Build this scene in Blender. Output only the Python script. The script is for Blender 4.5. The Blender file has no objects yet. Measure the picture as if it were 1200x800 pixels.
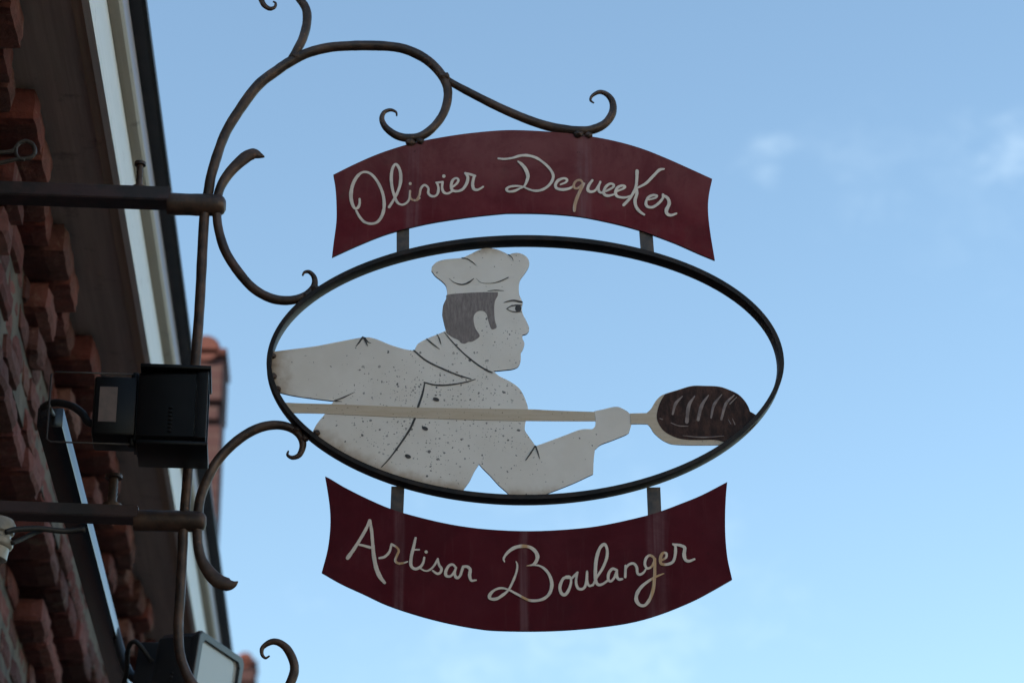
import bpy, bmesh, math, random
from mathutils import Vector, Matrix, noise
from mathutils.geometry import tessellate_polygon
random.seed(7)
S = bpy.context.scene
COL = S.collection
R = math.radians

# ------------------------------------------------------------------ camera
F = 3200.0; PITCH = R(23.63); YAW = R(3.11)
CAM = Vector((0, 0, 1.6))
fw = Vector((math.sin(YAW)*math.cos(PITCH), math.cos(YAW)*math.cos(PITCH), math.sin(PITCH)))
rt = Vector((math.cos(YAW), -math.sin(YAW), 0))
up = rt.cross(fw)
cd = bpy.data.cameras.new('camera'); cam = bpy.data.objects.new('camera', cd); COL.objects.link(cam)
M = Matrix((rt, up, -fw)).transposed().to_4x4(); M.translation = CAM
cam.matrix_world = M
cd.sensor_width = 36; cd.lens = F/1200*36; cd.clip_start = 0.05; cd.clip_end = 3000
cd.dof.use_dof = True; cd.dof.focus_distance = 5.45; cd.dof.aperture_fstop = 4.6
S.camera = cam
SY = 5.0                                           # the sign hangs in the plane y = SY, square to the house front

def at(px, py, y=SY):                              # photo measurement -> point in a real vertical plane
    d = fw + rt*((px-600)/F) + up*((400-py)/F)
    return CAM + d*((y-CAM.y)/d.y)
def msize(px, p):                                  # a measured width -> metres at that distance
    return px*(p-CAM).dot(fw)/F

# ------------------------------------------------------------------ helpers
def link(o, parent=None):
    COL.objects.link(o)
    if parent: o.parent = parent
    return o
def tag(o, label=None, cat=None, group=None, kind=None):
    if label: o['label'] = label
    if cat: o['category'] = cat
    if group: o['group'] = group
    if kind: o['kind'] = kind
    return o
def root(name, loc, label, cat, group=None):
    o = bpy.data.objects.new(name, None); o.location = loc; o.empty_display_size = .1
    o['org'] = list(loc); del o['org']
    return tag(link(o), label, cat, group)
def worldloc(p):
    v = Vector((0, 0, 0))
    while p: v += p.location; p = p.parent
    return v
class MB:
    def __init__(s): s.v = []; s.f = []; s.m = []; s.c = []
    def add(s, vs, fs, mi=0, col=None):
        o = len(s.v); s.v += [tuple(v) for v in vs]
        for f in fs: s.f.append([i+o for i in f]); s.m.append(mi); s.c.append(col)
    def build(s, name, mats, parent=None, smooth=False, angle=None):
        off = worldloc(parent)
        me = bpy.data.meshes.new(name)
        me.from_pydata([tuple(Vector(v)-off) for v in s.v], [], s.f)
        if not isinstance(mats, (list, tuple)): mats = [mats]
        for m in mats: me.materials.append(m)
        me.polygons.foreach_set('material_index', s.m)
        if any(c is not None for c in s.c):
            a = me.color_attributes.new('tint', 'FLOAT_COLOR', 'CORNER')
            k = 0
            for p, c in zip(me.polygons, s.c):
                for _ in p.vertices:
                    a.data[k].color = (*(c or (.3, .1, .07)), 1); k += 1
        bm = bmesh.new(); bm.from_mesh(me); bmesh.ops.recalc_face_normals(bm, faces=bm.faces); bm.to_mesh(me); bm.free()
        if smooth:
            for p in me.polygons: p.use_smooth = True
            if angle: me.set_sharp_from_angle(angle=R(angle))
        me.update()
        return link(bpy.data.objects.new(name, me), parent)
    def box(s, x0, x1, y0, y1, z0, z1, mi=0, col=None):
        vs = [(x, y, z) for x in (x0, x1) for y in (y0, y1) for z in (z0, z1)]
        s.add(vs, [(0,1,3,2),(4,6,7,5),(0,4,5,1),(2,3,7,6),(0,2,6,4),(1,5,7,3)], mi, col); return s
    def bbox(s, x0, x1, y0, y1, z0, z1, b=.003, T=None, mi=0):      # box with chamfered edges
        vs = []; X, Y, Z = (x0, x1), (y0, y1), (z0, z1)
        bm = bmesh.new(); bmesh.ops.create_cube(bm, size=1)
        for v in bm.verts: v.co = Vector((X[v.co.x > 0], Y[v.co.y > 0], Z[v.co.z > 0]))
        bmesh.ops.bevel(bm, geom=bm.edges[:], offset=b, segments=2, affect='EDGES', profile=.5)
        bm.verts.index_update()
        s.add([(T @ v.co if T else v.co) for v in bm.verts], [[v.index for v in f.verts] for f in bm.faces], mi); bm.free(); return s
    def lathe(s, prof, T, n=24, mi=0):                              # profile (r, z) about local z
        vs = []; fs = []
        for r, z in prof:
            for k in range(n):
                a = 2*math.pi*k/n; vs.append(T @ Vector((r*math.cos(a), r*math.sin(a), z)))
        for i in range(len(prof)-1):
            for k in range(n):
                fs.append((i*n+k, i*n+(k+1) % n, (i+1)*n+(k+1) % n, (i+1)*n+k))
        fs.append(list(range(n))); fs.append([(len(prof)-1)*n+k for k in range(n)])
        s.add(vs, fs, mi); return s
    def tube(s, pts, rad, n=10, mi=0):                              # round tube through 3D points
        pts = [Vector(p) for p in pts]; vs = []; fs = []
        for i, p in enumerate(pts):
            t = (pts[min(i+1, len(pts)-1)]-pts[max(i-1, 0)]).normalized()
            a = Vector((0, 0, 1)) if abs(t.z) < .9 else Vector((1, 0, 0))
            u = t.cross(a).normalized(); w = t.cross(u)
            r = rad[i] if isinstance(rad, list) else rad
            for k in range(n):
                g = 2*math.pi*k/n; vs.append(p+u*(r*math.cos(g))+w*(r*math.sin(g)))
        for i in range(len(pts)-1):
            for k in range(n): fs.append((i*n+k, i*n+(k+1) % n, (i+1)*n+(k+1) % n, (i+1)*n+k))
        fs.append(list(range(n))); fs.append([(len(pts)-1)*n+k for k in range(n)])
        s.add(vs, fs, mi); return s
    def sweep(s, pts, hw, y, n=14, flat=None, wob=.05):             # forged bar lying in the sign plane
        P, W = spline(pts, hw); Q = [at(a, b, y) for a, b in P]; vs = []; fs = []
        m = len(Q); seed = random.random()*50
        if flat: FL = spline(pts, flat)[1]
        for i, q in enumerate(Q):
            t = (Q[min(i+1, m-1)]-Q[max(i-1, 0)]).normalized()
            N = Vector((-t.z, 0, t.x)); r = msize(W[i], q)*(1+wob*noise.noise(q*40+Vector((seed, 0, 0)))+.035*noise.noise(q*130))
            ry = r if not flat else r*FL[i]
            for k in range(n):
                g = 2*math.pi*k/n
                vs.append(q+N*(r*math.cos(g))+Vector((0, ry*math.sin(g), 0)))
        for i in range(m-1):
            for k in range(n): fs.append((i*n+k, i*n+(k+1) % n, (i+1)*n+(k+1) % n, (i+1)*n+k))
        fs.append(list(range(n))); fs.append([(m-1)*n+k for k in range(n)])
        s.add(vs, fs); return s
    def sheet(s, poly, y0, y1, side=0):                             # flat cut plate: outline in the sign plane, real thickness
        A = [at(a, b, SY) for a, b in poly]; n = len(A)
        tri = tessellate_polygon([[Vector((p.x, p.z, 0)) for p in A]])
        vs = [Vector((p.x, y0, p.z)) for p in A]+[Vector((p.x, y1, p.z)) for p in A]
        s.add(vs, [list(t) for t in tri], 0)
        s.add(vs, [[i+n for i in t] for t in tri], side)
        s.add(vs, [(i, (i+1) % n, (i+1) % n+n, i+n) for i in range(n)], side); return s
    def stroke(s, pts, w, y):                                       # brush stroke: raised ribbon with round ends
        hw = [k/2 for k in w] if isinstance(w, (list, tuple)) else [w/2]*len(pts)
        P, W = spline(pts, hw, 5)
        def ext(p, q, r):                                           # round cap beyond p
            d = Vector((p[0]-q[0], p[1]-q[1]));
            if d.length < 1e-6: return []
            d.normalize()
            return [((p[0]+d.x*r*math.sin(a), p[1]+d.y*r*math.sin(a)), max(.02, r*math.cos(a))) for a in (R(35), R(65), R(88))]
        e0 = ext(P[0], P[1], W[0]); e1 = ext(P[-1], P[-2], W[-1])
        P = [e[0] for e in reversed(e0)]+P+[e[0] for e in e1]; W = [e[1] for e in reversed(e0)]+W+[e[1] for e in e1]
        vs = []; fs = []; m = len(P); Q = [at(a, b, SY) for a, b in P]
        for i, q in enumerate(Q):
            t = (Q[min(i+1, m-1)]-Q[max(i-1, 0)]).normalized(); N = Vector((-t.z, 0, t.x)); r = msize(W[i], q)*(1+.16*noise.noise(q*95)+.08*noise.noise(q*260))
            yy = y-1e-5*i-random.random()*4e-6
            vs += [Vector((q.x, 0, q.z))+N*r+Vector((0, yy, 0)), Vector((q.x, 0, q.z))+Vector((0, yy-.00025, 0)), Vector((q.x, 0, q.z))-N*r+Vector((0, yy, 0))]
        for i in range(m-1):
            fs += [(3*i, 3*i+1, 3*i+4, 3*i+3), (3*i+1, 3*i+2, 3*i+5, 3*i+4)]
        s.add(vs, fs); return s
    def dot(s, c, rx, ry, y, ang=0, n=14):
        vs = []
        for k in range(n):
            a = 2*math.pi*k/n; x = rx*math.cos(a); z = ry*math.sin(a)
            q = at(c[0]+x*math.cos(ang)-z*math.sin(ang), c[1]+x*math.sin(ang)+z*math.cos(ang), SY); vs.append((q.x, y, q.z))
        q = at(c[0], c[1], SY); vs.append((q.x, y-.0004, q.z))
        s.add(vs, [(k, (k+1) % n, n) for k in range(n)]); return s
def cr(p0, p1, p2, p3, t):
    return .5*((2*p1)+(-p0+p2)*t+(2*p0-5*p1+4*p2-p3)*t*t+(-p0+3*p1-3*p2+p3)*t**3)
def spline(pts, w, k=7):
    if not isinstance(w, (list, tuple)): w = [w]*len(pts)
    if len(w) != len(pts):                                          # stretch a short width list over the points
        L = len(w)-1; w = [w[min(int(i/(len(pts)-1)*L), L-1)]*(1-(i/(len(pts)-1)*L-min(int(i/(len(pts)-1)*L), L-1)))+w[min(int(i/(len(pts)-1)*L), L-1)+1]*(i/(len(pts)-1)*L-min(int(i/(len(pts)-1)*L), L-1)) for i in range(len(pts))]
    A = [(a, b, c) for (a, b), c in zip(pts, w)]
    A = [tuple(2*x-y for x, y in zip(A[0], A[1]))]+A+[tuple(2*x-y for x, y in zip(A[-1], A[-2]))]
    P = []; W = []
    for i in range(1, len(A)-2):
        for j in range(k):
            t = j/k; P.append((cr(A[i-1][0], A[i][0], A[i+1][0], A[i+2][0], t), cr(A[i-1][1], A[i][1], A[i+1][1], A[i+2][1], t)))
            W.append(max(.05, A[i][2]*(1-t)+A[i+1][2]*t))
    P.append((A[-2][0], A[-2][1])); W.append(max(.05, A[-2][2]))
    return P, W
def smooth_poly(poly, k=4, ang=38):                                 # rounds an outline, keeps its corners
    n = len(poly); corner = []
    for i in range(n):
        a = Vector(poly[i])-Vector(poly[i-1]); b = Vector(poly[(i+1) % n])-Vector(poly[i])
        corner.append(a.angle(b, 0) > R(ang))
    idx = [i for i in range(n) if corner[i]] or [0]
    out = []
    for q, i in enumerate(idx):
        j = idx[(q+1) % len(idx)]; run = [poly[i]]; t = i
        while True:
            t = (t+1) % n; run.append(poly[t])
            if t == j: break
        P, _ = spline(run, 1, k); out += P[:-1]
    return out

# ------------------------------------------------------------------ materials
def mat(name, build):
    m = bpy.data.materials.new(name); m.use_nodes = True; nt = m.node_tree; b = nt.nodes['Principled BSDF']
    build(nt, b); return m
def N(nt, t, **kw):
    n = nt.nodes.new(t)
    for k, v in kw.items():
        if k.startswith('i_'): n.inputs[int(k[2:])].default_value = v
        else: setattr(n, k, v)
    return n
def coord(nt): return N(nt, 'ShaderNodeTexCoord').outputs['Object']
def nz(nt, scale, det=6, rough=.6, vec=None, stretch=None, dist=0):
    v = vec or coord(nt)
    if stretch:
        mp = N(nt, 'ShaderNodeMapping'); mp.inputs['Scale'].default_value = stretch; nt.links.new(v, mp.inputs[0]); v = mp.outputs[0]
    n = N(nt, 'ShaderNodeTexNoise'); n.inputs['Scale'].default_value = scale; n.inputs['Detail'].default_value = det; n.inputs['Roughness'].default_value = rough
    n.inputs['Distortion'].default_value = dist
    nt.links.new(v, n.inputs['Vector']); return n.outputs['Fac']
def ramp(nt, fac, a, b, ca=0, cb=1):
    m = N(nt, 'ShaderNodeMapRange'); m.interpolation_type = 'SMOOTHSTEP'
    for i, v in enumerate((a, b, ca, cb)): m.inputs[i+1].default_value = v
    nt.links.new(fac, m.inputs[0]); return m.outputs[0]
def mth(nt, op, a, b=None, c=None):
    m = N(nt, 'ShaderNodeMath'); m.operation = op
    for i, x in enumerate((a, b, c)):
        if x is None: continue
        if isinstance(x, (int, float)): m.inputs[i].default_value = x
        else: nt.links.new(x, m.inputs[i])
    return m.outputs[0]
def mix(nt, fac, a, b):
    m = N(nt, 'ShaderNodeMix', data_type='RGBA')
    for s, x in ((0, fac), (6, a), (7, b)):
        if isinstance(x, (int, float)): m.inputs[s].default_value = x
        elif isinstance(x, tuple): m.inputs[s].default_value = (*x, 1)
        else: nt.links.new(x, m.inputs[s])
    return m.outputs[2]
def bump(nt, b, fac, st, dist=.002):
    n = N(nt, 'ShaderNodeBump'); n.inputs['Strength'].default_value = st; n.inputs['Distance'].default_value = dist
    nt.links.new(fac, n.inputs['Height']); nt.links.new(n.outputs[0], b.inputs['Normal'])
def setc(nt, b, c):
    if isinstance(c, tuple): b.inputs['Base Color'].default_value = (*c, 1)
    else: nt.links.new(c, b.inputs['Base Color'])
def simple(name, c, rough=.6, metal=0, c2=None, sc=8, bst=0, bsc=60, spec=.5):
    def f(nt, b):
        setc(nt, b, mix(nt, ramp(nt, nz(nt, sc), .35, .7), c, c2) if c2 else c)
        b.inputs['Roughness'].default_value = rough; b.inputs['Metallic'].default_value = metal; b.inputs['Specular IOR Level'].default_value = spec
        if bst: bump(nt, b, nz(nt, bsc), bst)
    return mat(name, f)

def iron_f(nt, b):
    a = mix(nt, ramp(nt, nz(nt, 22), .35, .7), (.036, .024, .018), (.105, .062, .043))
    a = mix(nt, ramp(nt, nz(nt, 90, 4), .6, .75), a, (.15, .075, .045))
    setc(nt, b, a); b.inputs['Metallic'].default_value = .25
    nt.links.new(ramp(nt, nz(nt, 30), .3, .7, .38, .62), b.inputs['Roughness']); bump(nt, b, nz(nt, 70, 5), .35)
iron = mat('wrought_iron', iron_f)
def bar_f(nt, b):
    setc(nt, b, mix(nt, ramp(nt, nz(nt, 14), .45, .6), (.045, .022, .022), (.02, .014, .014))); b.inputs['Roughness'].default_value = .5
    bump(nt, b, nz(nt, 60, 5), .3)
barmat = mat('flaking_brown_paint_iron', bar_f)
ringm = simple('black_iron', (.007, .006, .006), .55, .1, (.026, .017, .013), 30, .3, 60, .3)
edgem = simple('plate_edge', (.02, .022, .035), .5, .2)
tabm = simple('worn_grey_iron', (.045, .042, .042), .55, .2, (.10, .075, .06), 60, .3, 120)

HS = at(118, 430)                                   # local origin of the sign (set below as the root's place)
SIGN0 = Vector((-.85, SY, HS.z))
def lx(px, py): return at(px, py).x-SIGN0.x
def lz(px, py): return at(px, py).z-SIGN0.z
def streak(nt, x, centre, width, soft=.35):         # vertical run-off stain of a given width
    d = mth(nt, 'ABSOLUTE', mth(nt, 'SUBTRACT', x, centre))
    return ramp(nt, d, width*soft, width, 1, 0)
def stains(nt, centres, amp=.012):
    c = coord(nt); sp = N(nt, 'ShaderNodeSeparateXYZ'); nt.links.new(c, sp.inputs[0])
    w = mth(nt, 'MULTIPLY', mth(nt, 'SUBTRACT', nz(nt, 9, 3, vec=c), .5), amp)
    x = mth(nt, 'ADD', sp.outputs[0], w); tot = None
    for ce, wd in centres:
        s = streak(nt, x, ce, wd); tot = s if tot is None else mth(nt, 'MAXIMUM', tot, s)
    fine = ramp(nt, nz(nt, 1, 4, vec=c, stretch=(160, 1, 5)), .3, .7, .25, 1)
    return mth(nt, 'MULTIPLY', tot, fine), sp
UPS = [(lx(484, 220), .022), (lx(684, 220), .022)]
LOS = [(lx(468, 650), .014), (lx(614, 650), .012), (lx(770, 650), .026)]
def banner_f(base, faded, chalk, cen, up):
    def f(nt, b):
        st, sp = stains(nt, cen)
        a = mix(nt, ramp(nt, nz(nt, 7, 8, .65), .38, .68), base, faded)
        if up:
            zz = ramp(nt, mth(nt, 'ADD', sp.outputs[2], mth(nt, 'MULTIPLY', nz(nt, 6, 5), .16)), lz(600, 250)+.02, lz(600, 160)+.10)
            a = mix(nt, mth(nt, 'MULTIPLY', zz, .8), a, chalk)
            a = mix(nt, ramp(nt, nz(nt, 11, 6, .65, dist=.6), .55, .72, 0, .55), a, (.11, .05, .045))
        a = mix(nt, mth(nt, 'MULTIPLY', st, .45), a, (.22, .13, .14))
        a = mix(nt, ramp(nt, nz(nt, 5, 7, .7, dist=.4), .42, .62, .0, .5), a, tuple(k*.62 for k in base))
        v = nz(nt, 1, 5, stretch=(90, 1, 9)); a = mix(nt, ramp(nt, v, .54, .78, 0, .32), a, chalk)
        a = mix(nt, ramp(nt, nz(nt, 130, 3), .68, .76, 0, .5), a, (.03, .01, .012))
        setc(nt, b, a); nt.links.new(ramp(nt, nz(nt, 12), .3, .7, .42, .62), b.inputs['Roughness']); bump(nt, b, nz(nt, 25, 6), .10)
        b.inputs['Specular IOR Level'].default_value = .07
    return f
ban_u = mat('faded_maroon_paint', banner_f((.130, .014, .021), (.165, .034, .038), (.185, .072, .072), UPS, True))
ban_l = mat('dark_maroon_paint', banner_f((.082, .008, .014), (.098, .013, .019), (.12, .045, .048), LOS, False))
def letter_f(cen, tan):
    def f(nt, b):
        st, sp = stains(nt, cen)
        a = mix(nt, ramp(nt, nz(nt, 40), .3, .7), (.74, .66, .57), (.62, .55, .47))
        a = mix(nt, mth(nt, 'MINIMUM', mth(nt, 'MULTIPLY', st, 1.6), .95), a, tan); setc(nt, b, a); b.inputs['Roughness'].default_value = .55
    return f
let_u = mat('cream_lettering_upper', letter_f([(lx(487, 220), .014), (lx(678, 220), .018)], (.46, .27, .15)))
let_l = mat('cream_lettering_lower', letter_f([(lx(468, 650), .012), (lx(616, 650), .011), (lx(770, 650), .022)], (.50, .29, .12)))

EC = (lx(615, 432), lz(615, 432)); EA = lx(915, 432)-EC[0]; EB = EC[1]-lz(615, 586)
def baker_f(nt, b):
    c = coord(nt); sp = N(nt, 'ShaderNodeSeparateXYZ'); nt.links.new(c, sp.inputs[0])
    a = mix(nt, ramp(nt, nz(nt, 9, 7), .3, .7), (.72, .675, .605), (.80, .76, .695))
    a = mix(nt, ramp(nt, nz(nt, 4, 4), .5, .75, 0, .5), a, (.68, .61, .52))
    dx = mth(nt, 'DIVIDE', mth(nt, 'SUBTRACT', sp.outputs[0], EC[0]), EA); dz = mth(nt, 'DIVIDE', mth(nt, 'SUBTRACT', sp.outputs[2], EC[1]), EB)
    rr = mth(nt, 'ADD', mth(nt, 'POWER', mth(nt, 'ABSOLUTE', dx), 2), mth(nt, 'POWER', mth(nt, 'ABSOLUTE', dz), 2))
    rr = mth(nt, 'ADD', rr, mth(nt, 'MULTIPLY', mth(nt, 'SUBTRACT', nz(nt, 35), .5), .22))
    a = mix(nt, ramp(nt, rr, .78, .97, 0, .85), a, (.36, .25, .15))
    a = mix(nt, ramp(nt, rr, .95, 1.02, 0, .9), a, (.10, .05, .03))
    # flecks where the paint has blistered to the iron, thickest on the chest
    px = mth(nt, 'DIVIDE', mth(nt, 'SUBTRACT', sp.outputs[0], lx(515, 500)), .22); pz = mth(nt, 'DIVIDE', mth(nt, 'SUBTRACT', sp.outputs[2], lz(515, 490)), .16)
    dens = ramp(nt, mth(nt, 'ADD', mth(nt, 'MULTIPLY', px, px), mth(nt, 'MULTIPLY', pz, pz)), 0, 1.5, 1, .07)
    fx = mth(nt, 'DIVIDE', mth(nt, 'SUBTRACT', sp.outputs[0], lx(585, 405)), .07); fz = mth(nt, 'DIVIDE', mth(nt, 'SUBTRACT', sp.outputs[2], lz(585, 400)), .09)
    dens = mth(nt, 'MAXIMUM', dens, ramp(nt, mth(nt, 'ADD', mth(nt, 'MULTIPLY', fx, fx), mth(nt, 'MULTIPLY', fz, fz)), 0, 1.2, .9, 0))
    dens = mth(nt, 'MULTIPLY', dens, ramp(nt, nz(nt, 16, 3), .38, .6, .15, 1.25))
    for sc, r0, r1, amt in ((62, .06, .20, .40), (120, .10, .28, .34), (230, .1, .28, .22)):
        mp = N(nt, 'ShaderNodeCombineXYZ'); nt.links.new(sp.outputs[0], mp.inputs[0]); nt.links.new(sp.outputs[2], mp.inputs[1])
        dn = N(nt, 'ShaderNodeTexNoise'); dn.inputs['Scale'].default_value = 140; nt.links.new(mp.outputs[0], dn.inputs['Vector'])
        ad = N(nt, 'ShaderNodeMix', data_type='VECTOR'); ad.inputs[0].default_value = .006; nt.links.new(mp.outputs[0], ad.inputs[4]); nt.links.new(dn.outputs['Color'], ad.inputs[5])
        v = N(nt, 'ShaderNodeTexVoronoi'); v.voronoi_dimensions = '2D'; v.inputs['Scale'].default_value = sc; nt.links.new(ad.outputs[1], v.inputs['Vector'])
        cs = N(nt, 'ShaderNodeSeparateColor'); nt.links.new(v.outputs['Color'], cs.inputs[0])
        on = mth(nt, 'LESS_THAN', cs.outputs[0], mth(nt, 'MULTIPLY', dens, amt))
        rad = mth(nt, 'MULTIPLY_ADD', mth(nt, 'POWER', cs.outputs[1], 3), r1-r0, r0)
        d = mth(nt, 'LESS_THAN', v.outputs['Distance'], rad)
        a = mix(nt, mth(nt, 'MULTIPLY', mth(nt, 'MULTIPLY', on, d), mth(nt, 'MULTIPLY_ADD', cs.outputs[2], .5, .45)), a, (.05, .045, .042))
    setc(nt, b, a); b.inputs['Roughness'].default_value = .5; bump(nt, b, nz(nt, 18, 6), .08)
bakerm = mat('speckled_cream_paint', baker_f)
linem = simple('dark_line_paint', (.035, .032, .03), .6, 0, (.07, .065, .06), 60)
def hair_f(nt, b):
    a = mix(nt, ramp(nt, nz(nt, 1, 6, .7, stretch=(220, 1, 45)), .3, .72), (.15, .122, .113), (.29, .25, .235))
    a = mix(nt, ramp(nt, nz(nt, 25), .4, .7, 0, .6), a, (.19, .155, .145))
    a = mix(nt, ramp(nt, nz(nt, 190, 2), .68, .72, 0, .7), a, (.05, .04, .035)); setc(nt, b, a); b.inputs['Roughness'].default_value = .6
hairm = mat('brushed_brown_paint', hair_f)
def peel_f(nt, b):
    a = mix(nt, ramp(nt, nz(nt, 1, 5, stretch=(12, 1, 120)), .3, .7), (.52, .42, .30), (.58, .49, .37))
    a = mix(nt, ramp(nt, nz(nt, 210, 2), .68, .72, 0, .75), a, (.09, .06, .05)); setc(nt, b, a); b.inputs['Roughness'].default_value = .55
peelm = mat('tan_wood_paint', peel_f)
def loaf_f(nt, b):
    a = mix(nt, ramp(nt, nz(nt, 1, 7, .7, stretch=(70, 1, 28)), .35, .72), (.020, .009, .007), (.085, .040, .028))
    a = mix(nt, ramp(nt, nz(nt, 1, 5, .6, stretch=(40, 1, 130)), .62, .8, 0, .6), a, (.15, .10, .08)); setc(nt, b, a); b.inputs['Roughness'].default_value = .5; b.inputs['Specular IOR Level'].default_value = .15; bump(nt, b, nz(nt, 60, 5), .25)
loafm = mat('dark_loaf_paint', loaf_f)
hilm = simple('grey_highlight_paint', (.27, .205, .18), .5, 0, (.12, .08, .07), 45)
whm = simple('eye_white_paint', (.72, .68, .62), .5)

def brick_f(nt, b):
    at_ = N(nt, 'ShaderNodeAttribute', attribute_name='tint')
    a = mix(nt, ramp(nt, nz(nt, 14, 8, .7), .35, .75, 0, .75), at_.outputs['Color'], (.06, .03, .026))
    a = mix(nt, ramp(nt, nz(nt, 30, 7, .7), .55, .75, 0, .7), a, (.27, .15, .115))
    a = mix(nt, ramp(nt, nz(nt, 6, 6, .6), .6, .75, 0, .5), a, (.24, .20, .15)); setc(nt, b, a); b.inputs['Roughness'].default_value = .9
    b.inputs['Specular IOR Level'].default_value = .2; bump(nt, b, nz(nt, 55, 8, .7), .8, .006)
brickm = mat('old_red_brick', brick_f)
mortar = simple('lime_mortar', (.13, .105, .08), .95, 0, (.05, .04, .032), 9, .8, 40)
def farbrick_f(nt, b):
    c = coord(nt); mp = N(nt, 'ShaderNodeMapping'); nt.links.new(c, mp.inputs[0])
    a = mix(nt, ramp(nt, nz(nt, 3, 6), .35, .7), (.045, .014, .014), (.08, .034, .032)); a = mix(nt, ramp(nt, nz(nt, 14, 5), .55, .7, 0, .6), a, (.10, .04, .04))
    cmb = N(nt, 'ShaderNodeSeparateXYZ'); nt.links.new(c, cmb.inputs[0])
    j = mth(nt, 'FRACT', mth(nt, 'DIVIDE', cmb.outputs[2], .075)); a = mix(nt, mth(nt, 'MULTIPLY', mth(nt, 'LESS_THAN', j, .16), .3), a, (.14, .10, .08))
    setc(nt, b, a); b.inputs['Roughness'].default_value = .9
farbrick = mat('distant_red_brick', farbrick_f)
tilem = simple('red_clay_tile', (.13, .032, .02), .8, 0, (.09, .03, .022), 6, .3)
slate = simple('dark_slate', (.05, .05, .055), .6, 0, (.09, .085, .08), 5, .4)
def board_f(c1, c2, rough=.6, stain=(.1, .08, .06), amt=.5):
    def f(nt, b):
        a = mix(nt, ramp(nt, nz(nt, 1, 6, .65, stretch=(40, 1.2, 40)), .3, .7), c1, c2)
        a = mix(nt, ramp(nt, nz(nt, 11, 7, .7), .58, .75, 0, amt), a, stain); setc(nt, b, a); b.inputs['Roughness'].default_value = rough; bump(nt, b, nz(nt, 1, 5, stretch=(80, 2, 80)), .3)
    return f
soffm = mat('brown_soffit_boards', board_f((.44, .37, .325), (.56, .48, .42), .8, (.10, .075, .06), .6))
tanm = mat('tan_edge_board', board_f((.42, .31, .22), (.50, .38, .28), .7))
fascm = mat('weathered_white_paint', board_f((.74, .72, .66), (.80, .78, .73), .5, (.42, .38, .32), .6))
beigm = mat('beige_moulding_paint', board_f((.36, .31, .25), (.45, .40, .33), .6, (.1, .085, .07), .7))
lavm = mat('lavender_grey_zinc', board_f((.34, .32, .38), (.42, .40, .46), .5, (.2, .18, .2), .5))
gutm = simple('black_gutter_paint', (.014, .013, .014), .5, 0, (.03, .025, .022), 8)
blackm = simple('black_lamp_enamel', (.003, .003, .0033), .4, 0, (.006, .006, .006), 10, .1, 150, .2)
greym = simple('grey_lamp_casting', (.035, .038, .042), .4, .2, (.05, .052, .056), 8)
stick = simple('faded_brown_sticker', (.14, .10, .085), .6, 0, (.10, .075, .065), 40)
railm = simple('glossy_black_steel', (.010, .010, .011), .22, 0, (.02, .02, .02), 20)
cablem = simple('black_rubber_cable', (.012, .012, .012), .6)
porc = simple('white_porcelain', (.30, .285, .25), .35, 0, (.2, .185, .15), 20)
zincm = simple('dull_zinc_wire', (.075, .07, .066), .6, .3, (.045, .035, .03), 40)
reflm = simple('lamp_reflector', (.62, .62, .58), .35, .2)
lampm = simple('lamp_tube_holder', (.55, .50, .34), .4)
def glass_f(nt, b):
    nt.nodes.remove(b); o = [n for n in nt.nodes if n.type == 'OUTPUT_MATERIAL'][0]
    t = N(nt, 'ShaderNodeBsdfTransparent'); t.inputs[0].default_value = (.9, .92, .92, 1); g = N(nt, 'ShaderNodeBsdfGlossy'); g.inputs['Roughness'].default_value = .12
    d = N(nt, 'ShaderNodeBsdfDiffuse'); d.inputs[0].default_value = (.80, .79, .74, 1); fr = N(nt, 'ShaderNodeFresnel'); fr.inputs[0].default_value = 1.5  # pale diffuse share paints in the brightness of reflected sky and reflector
    m1 = N(nt, 'ShaderNodeMixShader'); m1.inputs[0].default_value = .6; nt.links.new(t.outputs[0], m1.inputs[1]); nt.links.new(d.outputs[0], m1.inputs[2])
    m2 = N(nt, 'ShaderNodeMixShader'); nt.links.new(fr.outputs[0], m2.inputs[0]); nt.links.new(m1.outputs[0], m2.inputs[1]); nt.links.new(g.outputs[0], m2.inputs[2]); nt.links.new(m2.outputs[0], o.inputs[0])
glassm = mat('brightened_lamp_glass', glass_f)
groundm = simple('street_paving', (.055, .052, .05), .9, 0, (.04, .038, .037), 1.5, .4, 12)

# ------------------------------------------------------------------ hanging sign
sign = root('hanging_sign', SIGN0, 'wrought iron bakery sign with a painted baker in an oval between two maroon banners', 'shop sign')

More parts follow.
